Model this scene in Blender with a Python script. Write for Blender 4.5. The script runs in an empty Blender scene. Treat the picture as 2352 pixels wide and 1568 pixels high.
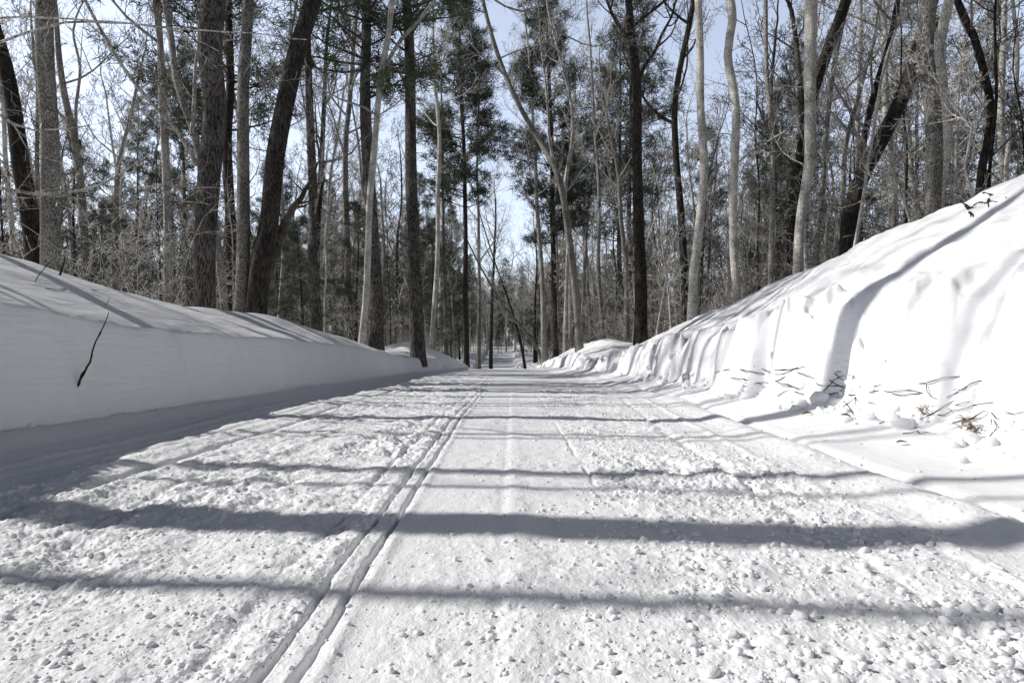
import bpy, math, random
import numpy as np
from mathutils import Vector
PI = math.pi
S = bpy.context.scene
COL = S.collection

# ------------------------------------------------------------ camera, sky, sun, exposure
F = 1568.0; HX = 1176.0; HY = 818.0; CH = 0.5      # a 24 mm lens, seen on a 2352 x 1568 picture; camera 0.5 m above the trail
cd = bpy.data.cameras.new('camera'); cam = bpy.data.objects.new('camera', cd); COL.objects.link(cam)
cd.lens = 24; cd.sensor_width = 36; cd.clip_start = 0.05; cd.clip_end = 2000
cd.shift_y = (HY - 784.0) / 2352.0
cam.location = (0, 0, CH); cam.rotation_euler = (PI/2, 0, 0)
S.camera = cam
SUN_EL = math.radians(37); TS = Vector((-1, 0.10, 0)).normalized()     # towards the sun: left, a little ahead
TSUN = Vector((TS.x*math.cos(SUN_EL), TS.y*math.cos(SUN_EL), math.sin(SUN_EL)))
ld = bpy.data.lights.new('sun', 'SUN'); ld.energy = 5.0; ld.angle = math.radians(0.5); ld.color = (1, 0.965, 0.91)
sun = bpy.data.objects.new('sun', ld); COL.objects.link(sun)
sun.rotation_euler = (-TSUN).to_track_quat('-Z', 'Y').to_euler()
W = bpy.data.worlds.new('World'); S.world = W; W.use_nodes = True
wn = W.node_tree.nodes; wl = W.node_tree.links
bg = wn['Background']; sky = wn.new('ShaderNodeTexSky'); sky.sky_type = 'NISHITA'; sky.sun_disc = False
sky.sun_elevation = SUN_EL; sky.sun_rotation = math.atan2(TS.x, TS.y); sky.air_density = 1.0; sky.dust_density = 1.5; sky.altitude = 200
hs = wn.new('ShaderNodeHueSaturation'); hs.inputs['Saturation'].default_value = 0.48
wl.new(sky.outputs[0], hs.inputs['Color']); # a bright milky sky low down, deeper overhead
wtc = wn.new('ShaderNodeTexCoord'); wsx = wn.new('ShaderNodeSeparateXYZ'); wrp = wn.new('ShaderNodeValToRGB'); wmx = wn.new('ShaderNodeMixRGB')
wrp.color_ramp.elements[0].position = .46; wrp.color_ramp.elements[0].color = (4.5, 4.6, 4.9, 1)
wrp.color_ramp.elements[1].position = .58; wrp.color_ramp.elements[1].color = (.05, .11, .30, 1)
wmx.blend_type = 'MULTIPLY'; wmx.inputs[0].default_value = 1
wl.new(wtc.outputs['Generated'], wsx.inputs[0]); wl.new(wsx.outputs['Z'], wrp.inputs[0])
wl.new(hs.outputs[0], wmx.inputs[1]); wl.new(wrp.outputs[0], wmx.inputs[2]); wl.new(wmx.outputs[0], bg.inputs[0]); bg.inputs[1].default_value = 0.055
S.view_settings.view_transform = 'Standard'; S.view_settings.look = 'None'; S.view_settings.gamma = 1
S.view_settings.exposure = -0.07
S.render.engine = 'CYCLES'

# ------------------------------------------------------------ helpers
def at(px, py, Y): return Vector(((px-HX)/F*Y, Y, CH + (HY-py)/F*Y))
def tag(o, label=None, cat=None, group=None, kind=None):
    if label: o['label'] = label
    if cat: o['category'] = cat
    if group: o['group'] = group
    if kind: o['kind'] = kind
    return o
def empty(name, loc, rz=0):
    o = bpy.data.objects.new(name, None); COL.objects.link(o); o.location = loc; o.rotation_euler = (0, 0, rz); o.empty_display_size = .2
    return o
def link_mesh(name, me, parent=None):
    o = bpy.data.objects.new(name, me); COL.objects.link(o)
    if parent: o.parent = parent
    return o
def np_mesh(name, V, Fq, mat, smooth=True):
    """V (n,3); Fq list of (k, array(m,k)) all in one array of equal k"""
    V = np.asarray(V, np.float32); Fq = np.asarray(Fq, np.int32); k = Fq.shape[1]; m = len(Fq)
    me = bpy.data.meshes.new(name)
    me.vertices.add(len(V)); me.vertices.foreach_set('co', V.ravel())
    me.loops.add(m*k); me.loops.foreach_set('vertex_index', Fq.ravel())
    me.polygons.add(m); me.polygons.foreach_set('loop_start', np.arange(0, m*k, k, dtype=np.int32))
    me.polygons.foreach_set('use_smooth', np.full(m, smooth)); me.update(calc_edges=True)
    me.materials.append(mat); return me
class MB:
    """collects tubes (rings stitched with quads)"""
    def __init__(s): s.v = []; s.f = []
    def tube(s, pts, rad, n=3, squash=None):
        m = len(pts); base = len(s.v); v = s.v
        up = Vector((0.31, 0.17, 0.93)); prev = None
        for i in range(m):
            a = pts[max(i-1, 0)]; b = pts[min(i+1, m-1)]; t = (b-a)
            if t.length < 1e-7: t = Vector((0, 0, 1))
            t.normalize()
            if prev is None:
                u = t.cross(Vector((1, 0.2, 0)) if abs(t.z) > .8 else Vector((0, 0, 1)))
            else: u = prev - t*prev.dot(t)
            if u.length < 1e-6: u = t.cross(Vector((.3, .9, .1)))
            u.normalize(); w = t.cross(u); prev = u; p = pts[i]; r = rad[i]
            for k in range(n):
                an = 2*PI*k/n; c = math.cos(an)*r; d = math.sin(an)*r
                if squash: q = squash(i/(m-1), an); c *= q; d *= q
                v.append((p.x+u.x*c+w.x*d, p.y+u.y*c+w.y*d, p.z+u.z*c+w.z*d))
        f = s.f
        for i in range(m-1):
            o = base+i*n
            for k in range(n):
                k2 = (k+1) % n
                f.append((o+k, o+k2, o+n+k2, o+n+k))
        # close the tip with one degenerate-free fan of quads' apex
    def mesh(s, name, mat): return np_mesh(name, s.v, s.f, mat)
    def build(s, name, mat, parent=None): return link_mesh(name, s.mesh(name, mat), parent)

# ------------------------------------------------------------ numpy noise
def _h(ix, iy, seed):
    n = (ix.astype(np.int64)*374761393 + iy.astype(np.int64)*668265263 + seed*974634777) & 0xffffffff
    n = ((n ^ (n >> 13))*1274126177) & 0xffffffff
    n = ((n ^ (n >> 16))*2246822519) & 0xffffffff
    return ((n ^ (n >> 15)) & 0xffffff)/float(0xffffff)
def vnoise(x, y, seed=0):
    ix = np.floor(x); iy = np.floor(y); fx = x-ix; fy = y-iy; ix = ix.astype(np.int64); iy = iy.astype(np.int64)
    fx = fx*fx*(3-2*fx); fy = fy*fy*(3-2*fy)
    a = _h(ix, iy, seed); b = _h(ix+1, iy, seed); c = _h(ix, iy+1, seed); d = _h(ix+1, iy+1, seed)
    return (a*(1-fx)+b*fx)*(1-fy)+(c*(1-fx)+d*fx)*fy - .5
def fbm(x, y, o=4, seed=0, g=.5):
    r = 0; a = 1
    for i in range(o): r = r + a*vnoise(x*(2**i)+i*17.3, y*(2**i)-i*9.1, seed+i); a *= g
    return r
def lumps(x, y, cell, seed, prob, rmin, rmax):
    """little domes scattered over the plane: height in metres"""
    gx = x/cell; gy = y/cell; ix = np.floor(gx).astype(np.int64); iy = np.floor(gy).astype(np.int64); out = np.zeros_like(x)
    for dx in (-1, 0, 1):
        for dy in (-1, 0, 1):
            cx = ix+dx; cy = iy+dy
            px = (cx+_h(cx, cy, seed))*cell; py = (cy+_h(cx, cy, seed+1))*cell
            q = _h(cx, cy, seed+2); r = rmin+(rmax-rmin)*q**4; on = _h(cx, cy, seed+3) < prob
            st = .7+.6*_h(cx, cy, seed+4)
            d2 = ((x-px)**2*st+(y-py)**2/st)/(r*r)
            out = np.maximum(out, np.where(on & (d2 < 1), r*np.sqrt(np.clip(1-d2, 0, 1))*.75, 0))
    return out
def I(y, *pts):
    p = np.array(pts, float).reshape(-1, 2); return np.interp(y, p[:, 0], p[:, 1])
def sm(t): t = np.clip(t, 0, 1); return t*t*(3-2*t)

# ------------------------------------------------------------ terrain
def base_z(Y): return I(Y, -60,0, 0,0, 20,0, 28,-.02, 34,-.22, 42,-.62, 60,-1.0, 80,-.75, 100,0, 130,1.5, 170,4.0, 260,10, 400,14)
def footL(Y):
    x = I(Y, -60,-2.85, 2.4,-2.85, 4,-3.02, 8.7,-2.9, 15,-2.75, 20,-2.35, 28,-1.95, 45,-2.6, 80,-4.2, 110,-4.6, 400,-9)
    return x + .09*vnoise(Y*.8, Y*0, 5)+.05*vnoise(Y*3.1, Y*0, 6)
def footR(Y):
    x = I(Y, -60,2.5, 3.3,2.48, 8.3,2.45, 14,2.4, 17.5,2.35, 20,2.0, 24,1.7, 28,1.45, 45,1.2, 80,.3, 110,.2, 400,1)
    return x + .16*vnoise(Y*.9, Y*0, 7)+.10*vnoise(Y*2.7, Y*0, 8)
def side(d, Y, hr, hc, dc, wallw, g, ex):
    """profile outwards from the bank's foot: wall, rim, slope, crest, woods floor"""
    t = np.clip(d/wallw, 0, 1)
    z = hr*(1-(1-t)**1.45)*sm(t*3)**.5
    t2 = np.clip((d-wallw)/np.maximum(dc-wallw, .05), 0, 1)
    z = z + (hc-hr)*(1-(1-t2)**ex)
    t3 = sm((d-dc)/2.6)
    return z + (g-hc)*t3
def ground(X, Y):
    X = np.asarray(X, float); Y = np.asarray(Y, float)
    z = base_z(Y)
    und = .02*fbm(X*.9, Y*.9, 2, 11)
    # right bank
    wob = .35*fbm(X*.5, Y*.45, 2, 21)
    dR = X-footR(Y)
    # the wall's own bulges
    dR = dR + .14*vnoise(Y*1.7, X*1.5, 31)+.07*vnoise(Y*5, X*6, 32)+.03*vnoise(Y*11, X*13, 33)
    hr = I(Y, -60,.75, 3.3,.74, 5.6,.80, 8.3,.66, 14,.50, 17,.34, 19.5,.12, 21.5,.42, 25,.35, 28,.28, 34,.3, 60,.45, 400,.5)
    hc = I(Y, -60,2.2, 3,2.15, 6,2.0, 10,1.72, 13,1.3, 16,.98, 18,.72, 20,.3, 22,.85, 24,1.02, 27,.8, 31,.55, 40,.65, 60,.8, 400,.9)
    dc = I(Y, -60,2.2, 6,2.1, 10,2.0, 14,1.5, 18,1.2, 22,1.4, 28,1.0, 60,1.2)
    g = .45+.35*fbm(X*.12, Y*.12, 2, 41)+np.clip((X-9)*.03, 0, 2.0)+I(Y, 0,.7, 8,.7, 16,.2, 22,0)
    zr = side(dR, Y, hr, hc, dc, .22, g, 1.18)
    ramp = .12*sm((dR+.75)/.8)*I(Y, 3,.4, 5,1, 20,1, 30,.6)
    lum = (.15*sm(np.clip(fbm(Y*4.5, X*4.5, 2, 51)*3.2+.35, 0, 1)))*sm((dR+.12)/.2)*sm((.55-dR)/.4)   # blocky foot
    zR = np.where(dR > 0, zr, 0)+ramp+lum*I(Y, 0,1, 12,1, 20,.7, 40,.5)
    # left bank
    dL = footL(Y)-X + .05*vnoise(Y*1.3, X*1.5, 61)+.02*vnoise(Y*6, X*6, 62)
    hrl = I(Y, -60,1.1, 2.3,1.08, 3.0,1.0, 3.7,.86, 4.2,.78, 5,.71, 6,.67, 9,.66, 13,.62, 17,.46, 20,.34, 22.5,.40, 25,.45, 27,.3, 28.5,.12, 30,.3, 34,.3, 60,.4, 400,.5)
    hcl = I(Y, -60,1.55, 4,1.41, 6.5,1.36, 7.1,1.27, 8.3,1.13, 9.0,1.10, 10,1.14, 12,1.10, 15.8,.80, 19,.52, 21.5,.56, 24,.96, 26.5,.75, 28.5,.3, 31,.55, 40,.6, 400,.8)
    dcl = I(Y, -60,1.75, 6,1.7, 12,1.35, 16,1.1, 20,.9, 24,1.3, 60,1.2)
    gl = .50+.35*fbm(X*.12, Y*.12, 2, 42)+np.clip((-X-10)*.02, 0, 1.5)
    zl = side(dL, Y, hrl, hcl, dcl, .17, gl, 1.12)
    zL = np.where(dL > 0, zl, 0)+.07*sm((dL+.35)/.36)*I(Y, 0,.6, 9,1, 30,.8)
    soft = .07*fbm(X*.8, Y*.6, 3, 71)*sm((np.maximum(dL, dR)-.3)/.6)
    return z+zR+zL+und+soft
def detail(X, Y, Z):
    """trail surface: ski grooves, groomer marks, crumbs"""
    near = np.clip(1.25-Y/26, 0, 1)*(Y > -1)
    fl = footL(Y); fr = footR(Y)
    on = sm((X-fl-.15)/.3)*sm((fr-X-.2)/.35)*near
    gl = I(Y, -2,-.38, 1,-.40, 2,-.415, 5.4,-.48, 9.8,-.47, 30,-.7)
    dz = np.zeros_like(X)
    jit = .006*vnoise(Y*9, Y*0, 81)+.003*vnoise(Y*40, Y*0, 82)
    for off, dep in ((0, .015), (.062, .019)):
        d = (X-gl-off-jit*(1 if off else .6))
        dz -= dep*np.exp(-(np.abs(d)/.0078)**2.6)*(1+.9*vnoise(Y*14, Y*0, 83+int(off*1000)))
    d = X-gl-.062
    dz += (.005+.005*vnoise(Y*11, X*0, 89))*np.exp(-((d-.032)/.016)**2)+.004*np.exp(-((d+.098)/.015)**2)
    # faint older track at the left, and lane seams
    dz -= .010*np.exp(-((X-gl+.115+.01*vnoise(Y*5, Y*0, 84))/.014)**2)*(.5+1.0*np.clip(vnoise(Y*3, Y*0, 85)+.3, 0, 1))
    dz += .005*np.exp(-((X-.005)/.05)**2)-.0035*np.exp(-((X+.03)/.02)**2)
    dz -= .009*np.exp(-((X-.325-.012*vnoise(Y*6, Y*0, 86))/.009)**2)*np.clip(vnoise(Y*4, Y*0, 87)*3+.5, 0, 1)
    for gx, w, dep in ((.93, .03, .012), (1.18, .025, -.010), (1.45, .10, -.03), (1.62, .05, .025), (-1.62, .03, .030), (-2.1, .03, .020), (-2.28, .04, -.014), (-2.45, .02, .012), (-1.50, .05, -.012), (-1.80, .05, -.015), (-1.95, .025, .012), (-1.3, .02, .008), (-1.16, .03, -.008)):
        xx = gx+I(Y, 0,-.12, 3,0, 8,.35, 20,.3)*(1 if gx > 0 else -.35)+.02*vnoise(Y*1.5, Y*0, int(90+gx*10))
        dz -= dep*np.exp(-((X-xx)/w)**2)*(.6+.8*np.clip(vnoise(Y*2, Y*0, int(190+gx*10))+.5, 0, 1))
    # roughness by lane
    rough = I(X, -3.2,.05, -2.6,.18, -1.95,.5, -1.5,.9, -.6,1.15, -.45,.9, -.36,.35, -.30,.10, -.2,.32, .28,.36, .40,1.0, 1.0,1.15, 1.25,.45, 1.5,.5, 1.7,.15, 2.6,.10)
    rough = rough*np.clip(1+1.2*fbm(X*1.6, Y*1.3, 2, 101), .25, 1.8)
    st = fbm(X*26, Y*20, 4, 111, .62)
    lf = I(X, -1,1, -.4,1, -.2,.3, .4,0)*1.0
    dz += rough*(.0085*st*(1+.5*lf)+(.016+.012*lf)*fbm(X*7, Y*5, 3, 115))
    L = lumps(X+.01*vnoise(X*40, Y*40, 3), Y+.01*vnoise(X*40, Y*40, 4), .026, 120, .8, .003, .012)
    L2 = lumps(X+.012*vnoise(X*30, Y*30, 5), Y+.012*vnoise(X*30, Y*30, 6), .05, 140, .45, .004, .017)
    dz += np.clip(rough, 0, 1.2)**1.2*(L*(.85-.3*lf)+L2*(.8-.45*lf))*(1+.8*vnoise(X*120, Y*120, 7))
    dz *= on
    # banks: soft crust, blocky foot at the right
    out = (1-sm((X-fl-.1)/.3))*near
    cr = fl-.03+.05*vnoise(Y*2.3, Y*0, 301)+.02*vnoise(Y*9, Y*0, 302)
    dz -= .028*np.exp(-((X-cr)/.014)**2)*near*np.clip(.75+vnoise(Y*3, Y*0, 303), .2, 1.2)
    wl_ = np.exp(-((X-fl+.10)/.10)**2)*near
    dz += wl_*(.05*fbm(Y*2.2, X*9, 4, 305)+.02*fbm(Y*9, X*30, 3, 306))
    dz += out*.012*fbm(X*5, Y*2.2, 3, 131)
    outr = sm((X-fr+.35)/.2)*near
    dz += outr*(.034*fbm(X*2.6, Y*2.2, 5, 135)+np.exp(-((X-fr-.12)/.14)**2)*(.09*fbm(Y*6, X*7, 4, 307)+.05*lumps(X, Y, .16, 308, .6, .03, .09)/.05)+sm((.9-(X-fr))/.5)*(.020*fbm(X*11, Y*11, 3, 137)))
    return dz

def build_ground(mat):
    ys = [-14.0]
    while ys[-1] < 400:
        y = ys[-1]
        if y < .7: st = max(.012, (.7-y)*.12)
        else: st = .0024*y**1.3 if y < 30 else .05+(y-30)*.035
        ys.append(y+st)
    ys = np.array(ys)
    s = np.linspace(-.86, .86, 1150)
    t = np.linspace(0, 1, 71)[1:]
    rows = []
    w = np.maximum(ys, 0)+.45
    w = np.minimum(w, 14+np.maximum(ys-14, 0)*.35)
    core = w[:, None]*s[None, :]
    rgt = core[:, -1:]+(t**2.4*150)[None, :]+ (t*4)[None, :]
    lft = core[:, :1]-((t**2.4*150)+t*4)[None, ::-1]
    X = np.concatenate([lft, core, rgt], 1); Y = np.repeat(ys[:, None], X.shape[1], 1)
    Z = ground(X, Y)
    m = (ys > .0) & (ys < 32)
    Z[m] += detail(X[m], Y[m], Z[m])
    V = np.stack([X, Y, Z], -1).reshape(-1, 3)
    nr, nc = X.shape; i = np.arange(nr*nc).reshape(nr, nc)
    Fq = np.stack([i[:-1, :-1], i[:-1, 1:], i[1:, 1:], i[1:, :-1]], -1).reshape(-1, 4)
    print('ground', nr, nc)
    o = link_mesh('snow_ground', np_mesh('snow_ground', V, Fq, mat)); tag(o, kind='structure'); return o
def gz(x, y): return float(ground(np.array([x]), np.array([y]))[0])

# ------------------------------------------------------------ materials
def new_mat(name):
    m = bpy.data.materials.new(name); m.use_nodes = True; nt = m.node_tree
    return m, nt, nt.nodes, nt.links, nt.nodes['Principled BSDF']
def ramp(n, stops):
    r = n.new('ShaderNodeValToRGB'); e = r.color_ramp.elements
    while len(e) < len(stops): e.new(.5)
    for q, (p, c) in zip(e, stops): q.position = p; q.color = (*c, 1)
    return r
def snow_mat():
    m, nt, n, l, b = new_mat('snow')
    b.inputs['Base Color'].default_value = (.77, .78, .80, 1); b.inputs['Roughness'].default_value = .55
    b.inputs['Specular IOR Level'].default_value = .25
    tc = n.new('ShaderNodeTexCoord')
    n1 = n.new('ShaderNodeTexNoise'); n1.inputs['Scale'].default_value = 160; n1.inputs['Detail'].default_value = 4
    n2 = n.new('ShaderNodeTexNoise'); n2.inputs['Scale'].default_value = 7; n2.inputs['Detail'].default_value = 8; n2.inputs['Roughness'].default_value = .62
    mp = n.new('ShaderNodeMapping'); mp.inputs['Scale'].default_value = (1, .30, 3.2)
    l.new(tc.outputs['Object'], n1.inputs[0]); l.new(tc.outputs['Object'], mp.inputs[0]); l.new(mp.outputs[0], n2.inputs[0])
    b1 = n.new('ShaderNodeBump'); b1.inputs['Strength'].default_value = .5; b1.inputs['Distance'].default_value = .004
    b2 = n.new('ShaderNodeBump'); b2.inputs['Strength'].default_value = .5; b2.inputs['Distance'].default_value = .03
    l.new(n1.outputs[0], b1.inputs['Height']); l.new(n2.outputs[0], b2.inputs['Height']); l.new(b2.outputs[0], b1.inputs['Normal'])
    l.new(b1.outputs[0], b.inputs['Normal']); return m
def bark_mat(name, dark, light, spots=(.5, .5, .48), spot_amt=.0, ridge=1.0, patch=None, zs=.16):
    m, nt, n, l, b = new_mat(name)
    tc = n.new('ShaderNodeTexCoord'); oi = n.new('ShaderNodeObjectInfo')
    mp = n.new('ShaderNodeMapping'); mp.inputs['Scale'].default_value = (1, 1, zs)
    l.new(tc.outputs['Object'], mp.inputs[0])
    n1 = n.new('ShaderNodeTexNoise'); n1.inputs['Scale'].default_value = 52; n1.inputs['Detail'].default_value = 5; n1.inputs['Distortion'].default_value = .6
    l.new(mp.outputs[0], n1.inputs[0])
    r = ramp(n, [(.40, dark), (.58, light)]); l.new(n1.outputs[0], r.inputs[0])
    n2 = n.new('ShaderNodeTexNoise'); n2.inputs['Scale'].default_value = 3.2; n2.inputs['Detail'].default_value = 4
    l.new(tc.outputs['Object'], n2.inputs[0])
    mx = n.new('ShaderNodeMixRGB'); mx.blend_type = 'MULTIPLY'; mx.inputs[0].default_value = .85
    r2 = ramp(n, [(.35, (.5, .5, .5)), (.65, (1.15, 1.12, 1.08))]); l.new(n2.outputs[0], r2.inputs[0])
    l.new(r.outputs[0], mx.inputs[1]); l.new(r2.outputs[0], mx.inputs[2]); colr = mx
    if spot_amt:
        v = n.new('ShaderNodeTexNoise'); v.inputs['Scale'].default_value = 38; v.inputs['Detail'].default_value = 2
        l.new(tc.outputs['Object'], v.inputs[0])
        lo = .66-spot_amt*.08
        r3 = ramp(n, [(lo, (0, 0, 0)), (lo+.03, (1, 1, 1))]); l.new(v.outputs[0], r3.inputs[0])
        m3 = n.new('ShaderNodeMixRGB'); m3.inputs[2].default_value = (*spots, 1)
        l.new(r3.outputs[0], m3.inputs[0]); l.new(colr.outputs[0], m3.inputs[1]); colr = m3
    hv = n.new('ShaderNodeHueSaturation'); l.new(colr.outputs[0], hv.inputs['Color'])
    mr = n.new('ShaderNodeMapRange'); mr.inputs['To Min'].default_value = .75; mr.inputs['To Max'].default_value = 1.3
    l.new(oi.outputs['Random'], mr.inputs['Value']); l.new(mr.outputs[0], hv.inputs['Value'])
    l.new(hv.outputs[0], b.inputs['Base Color'])
    bu = n.new('ShaderNodeBump'); bu.inputs['Strength'].default_value = min(1, .8*ridge); bu.inputs['Distance'].default_value = .02*ridge
    l.new(n1.outputs[0], bu.inputs['Height']); l.new(bu.outputs[0], b.inputs['Normal'])
    b.inputs['Roughness'].default_value = .85; b.inputs['Specular IOR Level'].default_value = .15
    return m
def leaf_mat(name, a, c, trans=0.0):
    m, nt, n, l, b = new_mat(name)
    tc = n.new('ShaderNodeTexCoord'); v = n.new('ShaderNodeTexNoise'); v.inputs['Scale'].default_value = 2.3; v.inputs['Detail'].default_value = 3
    l.new(tc.outputs['Object'], v.inputs[0]); r = ramp(n, [(.38, a), (.62, c)]); l.new(v.outputs[0], r.inputs[0])
    l.new(r.outputs[0], b.inputs['Base Color']); b.inputs['Roughness'].default_value = .7; b.inputs['Specular IOR Level'].default_value = .2
    return m
M = dict(
    snow=snow_mat(),
    dark=bark_mat('dark_bark', (.014, .012, .011), (.068, .060, .052), ridge=1.3),
    grey=bark_mat('grey_bark', (.09, .084, .076), (.31, .295, .27), (.42, .42, .39), .4, .5, zs=.5),
    brown=bark_mat('brown_bark', (.028, .025, .023), (.18, .166, .152), ridge=1.4),
    pale=bark_mat('pale_bark', (.28, .27, .24), (.64, .62, .58), (.66, .65, .62), .4, .5, zs=.6),
    twig=bark_mat('twig_bark', (.19, .18, .165), (.62, .60, .565), ridge=.3),
    twigd=bark_mat('dark_twig_bark', (.03, .026, .022), (.11, .098, .082), ridge=.3),
    stick=bark_mat('stick_bark', (.012, .009, .008), (.045, .032, .025), ridge=.3),
    needle=leaf_mat('pine_needles', (.06, .08, .045), (.16, .19, .115)),
    needled=leaf_mat('dark_needles', (.040, .047, .034), (.13, .145, .10)),
    leaf=leaf_mat('dry_leaf', (.42, .30, .21), (.62, .50, .40)),
    rust=leaf_mat('rusty_leaf', (.08, .045, .03), (.17, .10, .065)),
    grass=leaf_mat('dead_grass', (.10, .075, .04), (.25, .19, .11)),
)
ground_obj = build_ground(M['snow'])

# ------------------------------------------------------------ trees
def rv(r): 
    while True:
        v = Vector((r.uniform(-1, 1), r.uniform(-1, 1), r.uniform(-1, 1)))
        if .05 < v.length < 1: return v.normalized()
def grow(mb, p, d, L, r, lev, rng, lift=.12, tips=None, kink=.22, dens=1.0, rmin=.0045):
    """one limb with its side branches and twigs"""
    n = (7, 6, 4, 3)[min(lev, 3)]; pts = [p.copy()]; rad = [r]; q = p.copy(); d = d.normalized()
    for i in range(n):
        d = (d+rv(rng)*kink+Vector((0, 0, lift))).normalized(); q = q+d*(L/n); pts.append(q.copy())
        rad.append(max(rmin*.8, r*(1-.82*(i+1)/n)))
    mb.tube(pts, rad, 6 if lev == 0 else (4 if lev == 1 else 3))
    if tips is not None and lev >= 1: tips.append((q.copy(), d.copy()))
    if lev >= 3: return
    k = int(((7, 6, 5)[lev])*dens+rng.random())
    for j in range(k):
        t = .18+.82*(j+rng.random())/k; f = t*n; i = min(n-1, int(f)); a = pts[i].lerp(pts[i+1], f-i)
        dd = (pts[i+1]-pts[i]).normalized(); s = rv(rng); s = (s-dd*s.dot(dd)).normalized()
        nd = (dd*rng.uniform(.5, 1.1)+s).normalized()
        grow(mb, a, nd, L*rng.uniform(.34, .58)*(1-.35*t), max(rmin, rad[i]*rng.uniform(.4, .62)), lev+1, rng, lift*.9, tips, kink*1.1, dens, rmin)
def interp_path(pts, rad, step):
    """smooth resampling (Catmull-Rom) of a trunk's line"""
    P = []; R = []
    for i in range(len(pts)-1):
        p0 = pts[max(i-1, 0)]; p1 = pts[i]; p2 = pts[i+1]; p3 = pts[min(i+2, len(pts)-1)]
        k = max(1, int((p2-p1).length/step))
        for j in range(k):
            t = j/k
            P.append(.5*((2*p1)+(p2-p0)*t+(2*p0-5*p1+4*p2-p3)*t*t+(3*p1-p0-3*p2+p3)*t**3)); R.append(rad[i]*(1-t)+rad[i+1]*t)
    P.append(pts[-1].copy()); R.append(rad[-1]); return P, R
def trunk_mesh(pts, rad, rng, sides=14, flare=.35):
    P, R = interp_path(pts, rad, .28); ph = [rng.uniform(0, 6.28) for _ in range(4)]
    h = 0
    for i in range(len(P)):
        if i: h += (P[i]-P[i-1]).length
        R[i] *= 1+flare*math.exp(-h/.35)
        P[i] = P[i]+Vector((math.sin(h*1.1+ph[0]), math.sin(h*1.3+ph[1]), 0))*.012
    def sq(t, a): return 1+.05*math.sin(3*a+ph[2]+t*9)+.035*math.sin(5*a+ph[3]-t*15)
    mb = MB(); mb.tube(P, R, sides, sq); return mb, P, R
def pt_at(P, R, h):
    for i in range(len(P)-1):
        if P[i+1].z >= h:
            t = (h-P[i].z)/max(1e-5, P[i+1].z-P[i].z); return P[i].lerp(P[i+1], max(0, t)), R[i]
    return P[-1].copy(), R[-1]
def hardwood_parts(pts, rad, rng, crown0, nlimb, Ls, dens=1.0, lift=.14, bits=10, tips=None, rmin=.0045, up=.55):
    tm, P, R = trunk_mesh(pts, rad, rng); top = P[-1].z; cm = MB()
    a0 = rng.uniform(0, 6.28)
    for i in range(nlimb):
        t = (i+rng.random()*.8)/nlimb; h = crown0+(top-crown0)*t; p, r = pt_at(P, R, h); a = a0+i*2.4+rng.uniform(-.5, .5)
        d = Vector((math.cos(a), math.sin(a), rng.uniform(.3, 1.0)*up*2))
        grow(cm, p, d, Ls*rng.uniform(.6, 1.1)*(1-.6*t), max(.012, r*rng.uniform(.35, .6)), 0, rng, lift, tips, dens=dens, rmin=rmin)
    # the leader
    p, r = P[-1], R[-1]; grow(cm, p, (P[-1]-P[-2]).normalized(), Ls*.7, r, 0, rng, lift, tips, dens=dens, rmin=rmin)
    for i in range(bits):                                     # small shoots on the stem
        h = P[0].z+.8+(crown0-P[0].z)*rng.random(); p, r = pt_at(P, R, h); a = rng.uniform(0, 6.28)
        grow(cm, p, Vector((math.cos(a), math.sin(a), rng.uniform(-.1, .6))), rng.uniform(.4, 1.6), rng.uniform(.006, .013), 1, rng, .03, None, .3, .8, rmin*.8)
    return tm, cm
def tufts(tips, rng, per=12, L=.2, w=.02, droop=0.0):
    n = len(tips)*per; nr = np.random.default_rng(rng.randrange(1 << 30))
    C = np.repeat(np.array([tuple(t[0]) for t in tips]), per, 0); D = np.repeat(np.array([tuple(t[1]) for t in tips]), per, 0)
    a = nr.normal(size=(n, 3))*.75+D*.55+np.array([0, 0, .12-droop]); a /= np.linalg.norm(a, axis=1)[:, None]
    s = np.cross(a, nr.normal(size=(n, 3))); s /= np.linalg.norm(s, axis=1)[:, None]+1e-9
    l = L*nr.uniform(.6, 1.25, size=(n, 1)); C = C+nr.normal(size=(n, 3))*L*.28
    V = np.stack([C-s*w*.5, C+s*w*.5, C+a*l+s*w*.15, C+a*l-s*w*.15], 1).reshape(-1, 3)
    return V, np.arange(n*4).reshape(n, 4)
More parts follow.
